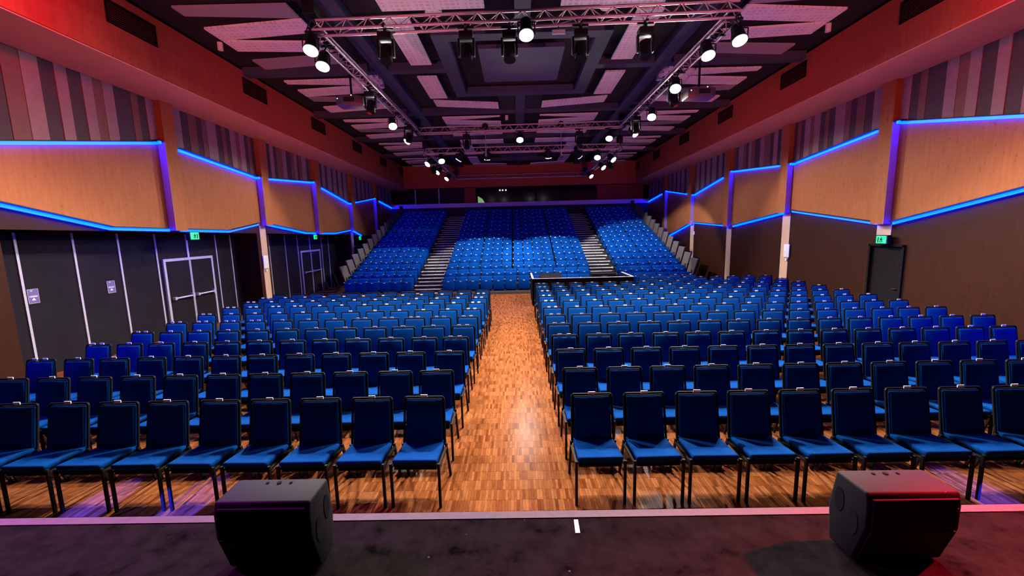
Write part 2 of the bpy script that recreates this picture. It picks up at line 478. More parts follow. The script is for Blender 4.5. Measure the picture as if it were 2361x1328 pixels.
# bulkheads along the ceiling, with their supply grilles
def bulkhead(side):
    X, B = (XL, BL) if side < 0 else (XR, BR)
    a, b = min(X, B), max(X, B)
    y0, y1 = 2.2, 30.0
    m = MB().hexa([(a, y0, sz(y0)), (b, y0, sz(y0)), (b, y1, sz(y1)), (a, y1, sz(y1))],
                  [(a, y0, cz(y0) + .1), (b, y0, cz(y0) + .1), (b, y1, cz(y1) + .1), (a, y1, cz(y1) + .1)])
    t = struct('trim_1' if side < 0 else 'trim_2', m, 'bulk')
    yy = y0
    while yy < y1 - .01:                    # soffit boards
        yn = min(yy + 2.4, y1)
        obj('soffit_board', MB().hexa([(a, yy + .003, sz(yy) - .02), (b - (.03 if side < 0 else 0) , yy + .003, sz(yy) - .02), (b - (.03 if side < 0 else 0), yn - .003, sz(yn) - .02), (a, yn - .003, sz(yn) - .02)],
                                      [(a, yy + .003, sz(yy)), (b - (.03 if side < 0 else 0), yy + .003, sz(yy)), (b - (.03 if side < 0 else 0), yn - .003, sz(yn)), (a, yn - .003, sz(yn))]), 'soffit', t)
        yy = yn
    inn = 1 if side < 0 else -1
    for k in range(6):
        ya = 8.12 + 3.84 * k; yb = ya + 1.08
        g = MB()
        zt = lambda y: 7.03 - .0125 * (y - 8)
        f0, f1 = B + inn * .002, B + inn * .02
        for (u, v, p, q) in ((ya, yb, 0, .03), (ya, yb, .39, .42)):
            g.hexa([(f0, u, zt(u) - .42 + p), (f1, u, zt(u) - .42 + p), (f1, v, zt(v) - .42 + p), (f0, v, zt(v) - .42 + p)],
                   [(f0, u, zt(u) - .42 + q), (f1, u, zt(u) - .42 + q), (f1, v, zt(v) - .42 + q), (f0, v, zt(v) - .42 + q)])
        g.box(min(f0, f1), max(f0, f1), ya, ya + .03, zt(ya) - .4, zt(ya)); g.box(min(f0, f1), max(f0, f1), yb - .03, yb, zt(yb) - .42, zt(yb))
        gr = obj('vent_frame', g, 'black', t)
        for s_ in range(9):
            zz = .045 + .04 * s_
            obj('vent_slat', MB().hexa([(f0, ya, zt(ya) - .42 + zz), (B + inn * .016, ya, zt(ya) - .42 + zz), (B + inn * .016, yb, zt(yb) - .42 + zz), (f0, yb, zt(yb) - .42 + zz)],
                                       [(f0, ya, zt(ya) - .42 + zz + .033), (B + inn * .004, ya, zt(ya) - .42 + zz + .033), (B + inn * .004, yb, zt(yb) - .42 + zz + .033), (f0, yb, zt(yb) - .42 + zz + .033)]), 'black', gr)
    return t
bulkhead(-1); bulkhead(1)
struct('trim_3', MB().box(BL - .02, BR + .02, YB, YB + .5, 5.52, cz(YB) + .1), 'bulk')

# ------------------------------------------------------------------ ceiling
ceil = struct('ceiling', MB().hexa([(-9.8, 2.2, cz(2.2) + .2), (10.2, 2.2, cz(2.2) + .2), (10.2, 33, cz(33) + .2), (-9.8, 33, cz(33) + .2)],
                                   [(-9.8, 2.2, cz(2.2) + .4), (10.2, 2.2, cz(2.2) + .4), (10.2, 33, cz(33) + .4), (-9.8, 33, cz(33) + .4)]), 'ceil')
def slab(name, pts, mat, drop=0.0, th=0.2, parent=ceil):
    """flat panel hanging at the ceiling; pts are (x, y)"""
    lo = [(x, y, cz(y) - drop) for x, y in pts]
    hi = [(x, y, cz(y) - drop + th) for x, y in pts]
    if len(pts) == 4:
        return obj(name, MB().hexa(lo, hi), mat, parent)
    m = MB(); n = len(pts); m.v = lo + hi
    m.f = [tuple(range(n))[::-1], tuple(range(n, 2 * n))] + [(i, (i + 1) % n, n + (i + 1) % n, n + i) for i in range(n)]
    return obj(name, m, mat, parent)
def rect(name, x0, x1, y0, y1, mat, drop=0.0, th=0.2):
    return slab(name, [(x0, y0), (x1, y0), (x1, y1), (x0, y1)], mat, drop, th)
def mx_(x): return 2 * XC - x
for x0, x1 in ((-3.76, -3.4), (mx_(-3.4), mx_(-3.76)), (0.05, 0.38)):
    if x0 == 0.05:
        for ya, yb in ((2.3, 10.05), (14.27, 22.15), (26.4, 28.1)): rect('ceiling_beam', x0, x1, ya, yb, 'beam', .02)
    else: rect('ceiling_beam', x0, x1, 2.3, 28.1, 'beam', .02)
for yb in (3.9, 7.95, 12.0, 16.06, 20.12, 24.2):
    rect('ceiling_beam', BL, -3.76, yb, yb + .28, 'beam', .02)
    rect('ceiling_beam', mx_(-3.76), BR, yb, yb + .28, 'beam', .02)
    if yb in (12.0, 24.2):
        rect('ceiling_beam', -3.4, -1.86, yb, yb + .28, 'beam', .02); rect('ceiling_beam', mx_(-1.86), mx_(-3.4), yb, yb + .28, 'beam', .02)
    else:
        rect('ceiling_beam', -3.4, .05, yb, yb + .28, 'beam', .02); rect('ceiling_beam', .38, mx_(-3.4), yb, yb + .28, 'beam', .02)
def boards(x0, x1, yb, flip, inner=False):
    """four boards of a bay, fanned in alternate directions; x0 is the wall side"""
    sgn = [(0.05, 0.03, .22, .48, 'perf'), (0.80, 0.56, .56, .58, 'perf'), (1.45, 1.62, .36, .5, 'board_dim'), (2.45, 2.12, .60, .62, 'perf')]
    if yb < 12: sgn = [(0.45, 0.48, .32, .5, 'board_dim'), (1.28, 1.04, .54, .54, 'perf'), (1.86, 2.04, .5, .5, 'perf'), (2.90, 2.70, .55, .5, 'board_dim')]
    if inner: sgn = [(0.02, 0.05, .5, .06, 'perf'), (0.48, 0.8, .45, .62, 'perf'), (1.0, 1.5, .3, .25, 'board_dim'), (1.6, 2.1, .35, .4, 'board_dim'), (2.6, 2.3, .4, .5, 'perf')]
    for a, b, wa, wb, mt in sgn:
        slab('acoustic_board', [(x0, yb + a), (x1, yb + b), (x1, yb + b + wb), (x0, yb + a + wa)], mt, .10, .04)
for yb in (4.2, 8.05, 12.3, 16.34, 20.4, 24.4):
    boards(-6.48, -4.3, yb, 0)
    boards(mx_(-6.48), mx_(-4.3), yb, 1)
for yb in (16.34,):
    boards(-2.72, -.54, yb, 0, True); boards(mx_(-2.72), mx_(-.54), yb, 1, True)
for off in (0, 12.12):
    for s in (0, 1):
        f = (lambda x: x) if s == 0 else mx_
        def r_(x0, x1, y0, y1, mat='perf', drop=.10):
            a, b = sorted((f(x0), f(x1))); rect('acoustic_board', a, b, y0 + off, y1 + off, mat, drop, .04)
        r_(-2.57, -.54, 8.12, 8.87); r_(-2.66, -2.12, 9.1, 11.5); r_(-2.7, -2.15, 12.32, 14.17)
        slab('acoustic_board', [(f(-2.65), 14.39 + off), (f(-.54), 14.82 + off), (f(-.54), 15.44 + off), (f(-2.65), 15.01 + off)], 'perf', .1, .04)
        a, b = sorted((f(-.52), f(.03))); rect('dark_box', a, b, 14.4 + off, 15.9 + off, 'ceil', .0, .15)
    # square ring beam and the coffer inside it
    o0, o1, i0_, i1_ = -1.86, mx_(-1.86), -1.51, mx_(-1.51)
    for (x0, x1, y0, y1) in ((o0, o1, 10.05, 10.38), (o0, o1, 13.95, 14.27), (o0, i0_, 10.38, 13.95), (i1_, o1, 10.38, 13.95)):
        rect('coffer_beam', x0, x1, y0 + off, y1 + off, 'beam', .04)
    rect('coffer_panel', -.86, 1.28, 10.9 + off, 13.13 + off, 'coffer', .0, .1)
def disc(name, x, y, r, mat, parent=ceil, drop=.03):
    return obj(name, MB().tube((x, y, cz(y) - drop), (x, y, cz(y) + .15), r, 20), mat, parent)
for x, y, r, l in ((-3.97, 12.51, .14, 'nearest of the three unlit downlights beside the left truss'), (-3.97, 12.86, .14, 'middle of the three unlit downlights beside the left truss'),
                   (-4.0, 13.25, .09, 'small rear one of the three downlights beside the left truss'), (4.36, 12.48, .14, 'nearest of the three unlit downlights beside the right truss'),
                   (4.36, 12.86, .14, 'middle of the three unlit downlights beside the right truss'), (4.38, 13.28, .09, 'small rear one of the three downlights beside the right truss'),
                   (1.95, 9.11, .17, 'large unlit downlight above the front truss, right of centre'), (-1.6, 9.14, .17, 'large unlit downlight above the front truss, left of centre')):
    tag(disc('downlight', x, y, r, 'perf', None), l, 'downlight', 'ceiling downlights')
for x, y in ((-6.95, 10.5), (7.35, 10.5), (-.3, 17.2)):
    tag(disc('smoke_detector', x, y, .06, 'perf', None, .02), 'small round ceiling detector ' + ('over the left wall' if x < -1 else 'over the right wall' if x > 1 else 'beside the centre ceiling beam'), 'detector')

# ------------------------------------------------------------------ LED lines on the walls
def led_line(side, poly, label, upper=False):
    X = XL if side < 0 else XR
    inn = 1 if side < 0 else -1
    t = thing('led_strip', label, 'light strip', (X, poly[0][0], poly[0][1]), group='blue light lines on the walls')
    bar, cap = MB(), MB()
    for (ya, za), (yb, zb) in zip(poly[:-1], poly[1:]):
        p, q, r = X + inn * .03, X + inn * .075, X + inn * .155
        bar.hexa([(p, ya, za - .035), (q, ya, za - .035), (q, yb, zb - .035), (p, yb, zb - .035)],
                 [(p, ya, za + .025), (q, ya, za + .025), (q, yb, zb + .025), (p, yb, zb + .025)])
        cap.hexa([(X, ya, za + .027), (r, ya, za + .027), (r, yb, zb + .027), (X, yb, zb + .027)],
                 [(X, ya, za + .045), (r, ya, za + .045), (r, yb, zb + .045), (X, yb, zb + .045)])
    ye, ze = poly[-1]
    if upper:                                # short return across the stage side of the column
        x0_, x1_ = sorted((X + inn * .03, X + inn * .2))
        bar.box(x0_, x1_, ye - .10, ye - .04, ze - .035, ze + .025)
        cap.box(x0_, x1_, ye - .14, ye + .05, ze + .027, ze + .045)
    wobj('tube', bar, 'led', t); wobj('profile', cap, 'blackm', t)
bayw = ['nearest the stage', 'in the second bay from the stage', 'in the third bay from the stage', 'in the fourth bay from the stage', 'in the fifth bay from the stage', 'in the rearmost bay']
for side, nm in ((-1, 'left'), (1, 'right')):
    ups = [[(4.5, 4.26), (6.9, 4.26), (10.38, 4.95)], [(11.0, 4.90), (14.21, 4.58)], [(14.93, 4.63), (18.05, 4.86)], [(18.91, 4.71), (21.88, 4.21)], [(22.83, 4.34), (25.71, 4.745)], [(26.7, 4.66), (29.6, 4.35)]]
    for k, p in enumerate(ups): led_line(side, p, 'upper blue light line on the %s wall %s' % (nm, bayw[k]), k < 5)
    if side < 0:
        lows = [[(4.5, 3.36), (6.6, 3.36), (7.06, 3.27), (8.88, head(8.88) + .05), (10.39, head(10.39) + .045)], [(10.75, head(10.75) + .045), (12.53, head(12.53) + .04), (14.04, 3.05)],
                [(14.53, 3.04), (17.18, head(17.18) + .04), (18.0, head(18) + .04)], [(18.39, head(18.39) + .04), (19.83, head(19.83) + .05), (21.84, 2.85)], [(22.12, 2.82), (23.3, 2.55)]]
    else:
        lows = [[(4.5, 3.40), (6.6, 3.40), (10.32, 2.6)], [(10.78, 2.6), (14.1, 3.05)], [(14.56, 3.0), (17.87, 2.59)], [(18.34, 2.61), (21.77, 2.8)], [(22.09, 2.77), (25.2, 2.1)]]
    for k, p in enumerate(lows): led_line(side, p, 'lower blue light line on the %s wall %s' % (nm, bayw[k]))

# ------------------------------------------------------------------ operable walls and doors in the left recesses
XD = -9.42
def recess(n, panels, dframe, dtop, mid):
    d = thing('door_%d' % n, 'x', 'x'); del d['label']; del d['category']; d['kind'] = 'structure'
    d.location = (XD, mid, 0)
    for a, b in zip(panels[:-1], panels[1:]):
        if abs(a - dframe[0]) < .2: pass
        wobj('wall_panel', MB().box(XD - .05, XD, a + .012, b - .012, .01, head((a + b) / 2) - .02), 'door', d)
    for y in panels[1:-1]:
        wobj('joint_strip', MB().box(XD, XD + .02, y - .022, y + .022, 0, head(y) - .03), 'frame', d)
    y0, y1 = dframe
    wobj('frame_jamb', MB().box(XD, XD + .05, y0, y0 + .07, 0, dtop), 'frame', d)
    wobj('frame_jamb', MB().box(XD, XD + .05, y1 - .07, y1, 0, dtop), 'frame', d)
    wobj('frame_head', MB().box(XD, XD + .05, y0, y1, dtop, dtop + .07), 'frame', d)
    wobj('joint_strip', MB().box(XD, XD + .03, mid - .03, mid + .03, dtop + .07, head(mid) - .03), 'frame', d)
    for (a, b) in ((y0 + .075, mid - .004), (mid + .004, y1 - .075)):
        lf = wobj('door_leaf', MB().box(XD + .002, XD + .035, a, b, .012, dtop - .006), 'door', d)
        e = b if b < mid else a
        wobj('leaf_edge', MB().box(XD + .03, XD + .045, min(e, e - .03 if b < mid else e + .03), max(e, e - .03 if b < mid else e + .03), .012, dtop - .01), 'frame', d)
        g = MB().tube((XD + .1, a + .1, 1.02), (XD + .1, b - .05, 1.02), .022, 8)
        g.box(XD + .03, XD + .12, a + .08, a + .14, .98, 1.06); g.box(XD + .03, XD + .12, b - .12, b - .04, .97, 1.08)
        wobj('panic_bar', g, 'frame', d)
recess(1, [6.99, 7.72, 8.74, 9.74, 10.75, 12.92, 13.6, 13.97], (10.88, 12.68), 2.03, 11.78)
recess(2, [14.6, 15.72, 16.82, 17.78, 19.98, 20.7, 21.84], (17.93, 19.71), 1.9, 18.82)
recess(4, [22.34, 23.6, 26.18], (23.7, 25.3), 1.9, 24.5)
d3 = thing('door_3', 'x', 'x'); del d3['label']; del d3['category']; d3['kind'] = 'structure'; d3.location = (XR, 10.47, 0)
wobj('door_leaf', MB().box(XR + .02, XR + .06, 10.0, 10.94, .01, 2.045), 'black', d3)
wobj('frame_jamb', MB().box(XR - .05, XR + .1, 9.97, 10.02, 0, 2.07), 'black', d3)
wobj('frame_jamb', MB().box(XR - .05, XR + .1, 10.92, 10.97, 0, 2.07), 'black', d3)
wobj('frame_head', MB().box(XR - .05, XR + .1, 9.97, 10.97, 2.03, 2.08), 'black', d3)
wobj('door_handle', MB().tube((XR - .01, 10.12, 1.0), (XR - .01, 10.24, 1.0), .012), 'blackm', d3)

def exit_sign(x, y, z, inn, label):
    t = thing('exit_sign', label, 'exit sign', (x, y, z))
    wobj('housing', MB().box(x - .05, x + .05, y - .17, y + .17, z - .11, z + .11), 'blackm', t)
    # faces the seats at an angle: lit panel on the hall side and on the stage side
    f = x + inn * .052
    pn = wobj('lit_panel', MB().box(min(f, f + inn * .006), max(f, f + inn * .006), y - .14, y + .14, z - .09, z + .09), 'exit', t)
    g = MB(); h0, h1 = f + inn * .006, f + inn * .009
    a_, b_ = min(h0, h1), max(h0, h1)
    g.box(a_, b_, y - .015, y + .015, z + .035, z + .06); g.box(a_, b_, y - .02, y + .02, z - .02, z + .03)
    g.box(a_, b_, y - .05, y - .02, z + .0, z + .02); g.box(a_, b_, y + .02, y + .05, z + .005, z + .025)
    g.box(a_, b_, y - .04, y - .015, z - .06, z - .02); g.box(a_, b_, y + .01, y + .035, z - .07, z - .02)
    g.box(a_, b_, y + .07, y + .1, z - .07, z + .06)
    wobj('running_figure', g, 'black', t)
exit_sign(-8.62, 11.04, 2.70, 1, 'green exit sign above the nearest double doors on the left')
exit_sign(-8.62, 17.7, 2.56, 1, 'green exit sign above the farther double doors on the left')
exit_sign(-8.62, 22.75, 2.42, 1, 'small green exit sign beside the left end of the tiered seats')
exit_sign(9.08, 10.47, 2.2, -1, 'green exit sign over the black door in the right wall')

def door_sign(y, z, label):
    t = thing('door_sign', label, 'sign', (XD + .005, y, z))
    h = .14
    wobj('plate', MB().box(XD + .002, XD + .012, y - .095, y + .095, z - h, z + h), 'sign', t)
    a, b = XD + .012, XD + .015
    g = MB().box(a, b, y - .095, y - .088, z - h, z + h).box(a, b, y + .088, y + .095, z - h, z + h).box(a, b, y - .095, y + .095, z - h, z - h + .007).box(a, b, y - .095, y + .095, z + h - .007, z + h)
    wobj('border', g, 'frame', t)
    wobj('text_band', MB().box(a, b, y - .07, y + .07, z - .02, z + .012), 'frame', t)
    wobj('warning_mark', MB().prism([(y - .035, z - .08), (y + .035, z - .08), (y, z - .03)], 0, a, b), 'white', t)
    wobj('warning_mark', MB().prism([(y - .05, z + h - .02), (y, z + h - .02), (y - .025, z + h - .055)], 0, a, b), 'frame', t)
door_sign(7.86, 1.60, 'small purple warning sign on the first black wall panel on the left')
door_sign(9.42, 1.57, 'small blue warning sign on the third black wall panel on the left')
for x, y, z, i, l in ((XL, 14.26, 1.76, 1, 'white wall panel box on the left pillar between the door recesses'), (XR, 14.28, 1.73, -1, 'white wall panel box on the pale right pillar')):
    t = thing('wall_box', l, 'wall box', (x, y, z))
    f = x + i * .016
    wobj('cover', MB().box(min(f, f + i * .035), max(f, f + i * .035), y - .14, y + .14, z - .22, z + .22), 'white', t, .006)
    wobj('key_switch', MB().box(min(f, f + i * .03), max(f, f + i * .03), y - .03, y + .03, z - .34, z - .26), 'white', t)
tag(obj('thermostat', MB().box(XR - .05, XR - .017, 21.75, 21.87, 2.2, 2.36), 'white'), 'tiny white thermostat high on the right rear pillar', 'thermostat')
tag(obj('thermostat', MB().box(XL + .017, XL + .05, 22.04, 22.16, 2.2, 2.36), 'white'), 'tiny white thermostat high on the left rear pillar', 'thermostat')

# ------------------------------------------------------------------ rear gallery
struct('wall_back', MB().box(-9.6, 10.1, 31.6, 31.9, 0, 7.2), 'tier')
gal = thing('gallery_parapet', 'pale lilac balcony front running across the rear wall', 'balcony', (0, 29.4, 4.3))
wobj('rail', MB().box(XL, XR, 29.35, 29.5, 4.30, 4.58), 'rail', gal)
wobj('apron', MB().box(XL, XR, 29.45, 29.6, 0.0, 4.30), 'tier', gal)
wobj('gallery_floor', MB().box(XL, XR, 29.5, 31.6, 4.2, 4.32), 'tier', gal)
for x, l in ((-7.25, 'white upright post in the dark rear gallery, far left'), (-5.55, 'white upright post in the dark rear gallery, nearer the centre')):
    t = thing('gallery_post', l, 'post', (x, 30.5, 4.32))
    wobj('shaft', MB().tube((x, 30.5, 4.32), (x, 30.5, 5.75), .05, 10), 'white', t)
    wobj('foot', MB().tube((x, 30.5, 4.32), (x, 30.5, 4.5), .08, 10), 'white', t)
tag(obj('gallery_partition', MB().box(-3.7, -2.9, 30.45, 30.6, 4.32, 6.2), 'bulk'), 'reddish brown partition beside the control window in the rear gallery', 'partition')
tag(obj('gallery_partition', MB().box(5.8, 9.15, 30.6, 30.75, 4.32, 6.2), 'bulk'), 'wide reddish wall panel at the right of the rear gallery', 'partition')
win = thing('control_window', 'dark control room window in the middle of the rear gallery', 'window', (1.4, 30.5, 4.4))
wobj('pane', MB().box(-2.9, 1.4, 30.52, 30.54, 4.4, 5.7), 'glass', win); wobj('pane', MB().box(1.45, 5.8, 30.52, 30.54, 4.4, 5.7), 'glass', win)
wobj('mullion', MB().box(1.39, 1.46, 30.48, 30.56, 4.32, 5.75), 'black', win); wobj('frame_head', MB().box(-2.9, 5.8, 30.48, 30.56, 5.7, 5.78), 'black', win)
t = thing('control_screen', 'green lit screen behind the rail in the control room', 'screen', (-2.5, 30.4, 4.6))
wobj('display', MB().prism([(-2.74, 4.62), (-2.25, 4.62), (-2.4, 4.9), (-2.74, 5.12)], 1, 30.40, 30.42), 'screen', t)
wobj('stand', MB().box(-2.55, -2.45, 30.42, 30.48, 4.32, 4.75), 'black', t)
for k, x in enumerate((-1.15, -.95, -.72)):
    tag(obj('indicator_lamp', MB().tube((x, 30.44, 5.5), (x, 30.5, 5.5), .05, 10), 'dot'), '%s of three tiny white lamps in the control room window' % ('left', 'middle', 'right')[k], 'lamp', 'control room lamps')

# ------------------------------------------------------------------ tiered seating
TY, TD, TR_, TZ = 17.3, 0.70, 0.24, 0.10        # front edge, row depth, rise, first level
NR = 15
def tz(r): return TZ + TR_ * r
tier = thing('tiered_platform', 'black stepped platform carrying the rows of blue folding seats', 'platform', (0.0, TY, 0))
SX = [(-7.55, -4.52), (-3.26, 3.28), (4.44, 7.55)]
for r in range(NR):
    y0 = TY + TD * r
    for a, b in SX:
        wobj('row_deck', MB().box(a, b, y0, y0 + TD + (1.4 if r == NR - 1 else .02), max(0, tz(r) - .30), tz(r)), 'tier', tier)
wobj('understructure', MB().prism([(TY + .1, 0), (29.3, 0), (29.3, tz(NR - 1) - .35), (TY + .6, 0.02)], 0, -7.5, 7.5), 'tier', tier)
wobj('front_fascia', MB().box(-7.55, 7.55, TY - .05, TY - .002, 0, .10), 'fin', tier)
def stairs(x0, x1, label, hand):
    t = thing('stair_flight', label, 'stairs', ((x0 + x1) / 2, TY, 0))
    for s in range(2 * NR):
        y0 = TY - .05 + TD / 2 * s; z = TZ / 2 + TR_ / 2 * s + .05
        wobj('tread', MB().box(x0, x1, y0, y0 + TD / 2 + .02, max(0, z - .2), z), 'tier', t)
        xm = x0 + (x1 - x0) * .52
        if s % 2 == 0: a, b = (x0 + .04, x1 - .02)
        else: a, b = (x0 + .12, x1 - .06) if hand < 0 else (x0 + .06, x1 - .12)
        wobj('step_edge', MB().box(a, xm - .01, y0 - .012, y0 + .045, z - .022, z + .004), 'stepw', t)
        wobj('step_edge', MB().box(xm + .01, b, y0 - .012, y0 + .045, z - .022, z + .004), 'stepw', t)
        if s % 2 == 0:
            e = a if hand < 0 else b
            wobj('step_edge', MB().box(e - .03, e + .03, y0 - .012, y0 + .12, z - .04, z + .006), 'stepw', t)
stairs(-4.52, -3.26, 'stairway with white step edges between left and centre tiers', -1)
stairs(3.28, 4.44, 'stairway with white step edges between centre and right tiers', 1)
for k, (s, nm) in enumerate(((-1, 'left'), (1, 'right'))):
    for r in range(NR):
        x = -7.58 if s < 0 else 7.60
        y = TY + .25 + TD * r; zt_ = 1.26 + .222 * r
        f = thing('end_panel', 'x', 'x', (x, y, tz(r)))
        wobj('bracket', MB().box(x - .035, x + .035, y + .5, y + .62, tz(r) - .02, zt_ - .5), 'blackm', f)
        wobj('board', MB().prism([(y, zt_), (y + .66, zt_ + .02), (y + 1.1, zt_ - .66), (y + .44, zt_ - .68)], 0, x - .03, x + .03), 'fin', f)
        tag(f, 'leaning brown side panel at the %s end of the %s tier row' % (nm, ORD[r + 1]), 'panel', 'tier side panels')

# folding seat, built once
def make_seat():
    t = thing('folding_seat', 'blue folding seat', 'seat')
    sp = MB().box(-.232, .232, -.03, .035, .045, .47).mesh('seat_panel'); soft(sp, .018, 2)
    so = obj('seat_panel', sp, 'bluet', t)
    bk = MB().hexa([(-.228, .17, .12), (.228, .17, .12), (.228, .23, .12), (-.228, .23, .12)], [(-.228, .27, .59), (.228, .27, .59), (.228, .345, .59), (-.228, .345, .59)]).mesh('backrest')
    soft(bk, .018, 2)
    obj('backrest', bk, 'bluet', t)
    ar = obj('armrest', MB().box(-.262, -.238, -.02, .22, .40, .50), 'blackm', t)
    obj('arm_cap', MB().tube((-.25, -.035, .49), (-.25, -.018, .49), .022, 8), 'tag', ar)
    obj('number_plate', MB().box(-.04, .04, -.036, -.029, .415, .445), 'tag', so)
    obj('pedestal', MB().box(-.2, .2, .05, .12, 0, .14), 'blackm', t)
    return t
seat0 = make_seat()
def dup(root, loc, rz, label, group, first=[None], skip=()):
    r = root.copy(); COL.objects.link(r)
    r.location = loc; r.rotation_euler = (0, 0, rz)
    r['label'] = label; r['group'] = group
    for ch in root.children:
        c = ch.copy(); COL.objects.link(c); c.parent = r
        for g in ch.children:
            if g.get('opt') in skip: continue
            e = g.copy(); COL.objects.link(e); e.parent = c
    return r
def row_x(block, r):
    """seat centres and pitch of one row of a block"""
    if block == 0: g = [(-7.46, 3), (-5.97, 3)]; p = .482
    elif block == 2: g = [(4.52, 3), (6.02, 3)]; p = .482
    elif r < 2: g = [(-3.24, 3), (-1.62, 3), (.0, 3), (1.62, 3)]; p = .527
    else: g = [(-3.24, 3), (-1.72, 3), (-.2, 4), (1.81, 3)]; p = .488
    out = []
    for x0, n in g:
        out += [x0 + p * (i + .5) for i in range(n)]
    return out, p
bn = ['left', 'centre', 'right']
stuff_pos = []
used_seat = False
for r in range(NR):
    for blk in range(3):
        xs, p = row_x(blk, r)
        for i, x in enumerate(xs):
            loc = (x, TY + .33 + TD * r, tz(r))
            if r >= 12: stuff_pos.append((loc, p / .5)); continue
            lab = 'blue folding seat, %s from the left, %s tier row from the bottom, %s block' % (ORD[i + 1], ORD[r + 1], bn[blk])
            if not used_seat:
                used_seat = True; s = seat0; s.location = loc; s['label'] = lab; s['group'] = 'folding seats on the tiers'
            else: s = dup(seat0, loc, 0, lab, 'folding seats on the tiers')
            s.scale = (p / .5, 1, 1)
vs, fs, mi = [], [], []
mats = []
for loc, sx in stuff_pos:
    for ch in seat0.children_recursive:
        me = ch.data
        if me.materials[0] not in mats: mats.append(me.materials[0])
        n = len(vs); k = mats.index(me.materials[0])
        vs += [(v.co.x * sx + loc[0], v.co.y + loc[1], v.co.z + loc[2]) for v in me.vertices]
        for pl in me.polygons: fs.append(tuple(n + q for q in pl.vertices)); mi.append(k)
me = bpy.data.meshes.new('rear_folding_seats'); me.from_pydata(vs, [], fs)
for m_ in mats: me.materials.append(m_)
me.polygons.foreach_set('material_index', mi); me.update()
o = obj('rear_folding_seats', me, None); o['kind'] = 'stuff'
tag(o, 'top three rows of blue folding seats under the rear balcony', 'seat')

# ------------------------------------------------------------------ loose chairs on the flat floor
def make_chair():
    """faces -y; origin on the floor"""
    t = thing('stacking_chair', 'blue chair', 'chair')
    s = MB().hexa([(-.215, -.255, .435), (.215, -.255, .435), (.205, .175, .42), (-.205, .175, .42)], [(-.22, -.27, .50), (.22, -.27, .50), (.21, .185, .475), (-.21, .185, .475)]).mesh('seat')
    soft(s, .028, 3); obj('seat', s, 'blue', t)
    bk = MB().hexa([(-.195, .125, .47), (.195, .125, .47), (.195, .165, .47), (-.195, .165, .47)], [(-.187, .205, .895), (.187, .205, .895), (.187, .245, .895), (-.187, .245, .895)]).mesh('backrest')
    soft(bk, .016, 2); obj('backrest', bk, 'blue', t)
    obj('back_shell', MB().hexa([(-.2, .167, .44), (.2, .167, .44), (.2, .18, .44), (-.2, .18, .44)], [(-.197, .247, .9), (.197, .247, .9), (.197, .26, .9), (-.197, .26, .9)]), 'black', t)
    bf = obj('back_frame', MB().path([(-.217, .15, .43), (-.208, .235, .90), (-.195, .24, .922), (.195, .24, .922), (.208, .235, .90), (.217, .15, .43)], .013, 8), 'blackm', t)
    obj('seat_pan', MB().box(-.205, .205, -.235, .16, .385, .43), 'black', t)
    for x in (-1, 1):
        obj('leg', MB().box(x * .232 - .012, x * .232 + .012, -.262, -.238, 0, .455), 'blackm', t)
        obj('leg', MB().hexa([(x * .232 - .012, .278, 0), (x * .232 + .012, .278, 0), (x * .232 + .012, .302, 0), (x * .232 - .012, .302, 0)],
                             [(x * .228 - .012, .13, .455), (x * .228 + .012, .13, .455), (x * .228 + .012, .156, .455), (x * .228 - .012, .156, .455)]), 'blackm', t)
        obj('side_rail', MB().box(x * .23 - .01, x * .23 + .01, -.25, .15, .40, .425), 'blackm', t)
    obj('number_tag', MB().box(-.036, .036, .222, .23, .925, .952), 'tag', bf)['opt'] = 1
    for x in (-.08, .07):
        obj('number_tag', MB().box(x - .034, x + .034, .222, .23, .925, .952), 'tag', bf)['opt'] = 2
    return t
ch0 = make_chair()
CP = 0.545
rowsR = [4.19 + .822 * k for k in range(12)]
rowsL = [4.19 + .822 * k for k in range(8)] + [10.70, 11.37, 12.02]
def visible(x, y):
    v = Vector((x, y, .7 - CAM_H)); d = v.dot(fw)
    return abs(v.dot(r2) / d) < (1180 / 958) + .13
place = []
for k, y in enumerate(rowsR):
    for c in range(15): place.append((1, k, c, .745 + CP * c, y))
for k, y in enumerate((14.08, 14.9)):
    for c in range(7, 15 - 4 * k): place.append((1, 12 + k, c, .745 + CP * c, y))
for k, y in enumerate(rowsL):
    for c in range(12): place.append((-1, k, c, -1.03 - CP * c, y))
first = True
for side, k, c, x, y in place:
    if not visible(x, y): continue
    jx, jr = random.uniform(-.012, .012), random.uniform(-.025, .025)
    lab = 'blue padded chair, %s from the centre aisle, %s row from the stage, %s block' % (ORD[c + 1], ORD[k + 1], 'left' if side < 0 else 'right')
    two = (c == 0 and k > 2) or (side < 0 and ((c >= 8 and k in (5, 7)) or (c == 11) or (k == 5 and c > 0 and c < 5)))
    none = side < 0 and k == 10
    sk = (1, 2) if none else ((1,) if two else (2,))
    dup(ch0, (x + jx, y - .24, 0), jr, lab, 'padded chairs on the flat floor', skip=sk)
for ch in list(ch0.children_recursive): bpy.data.objects.remove(ch)
bpy.data.objects.remove(ch0)

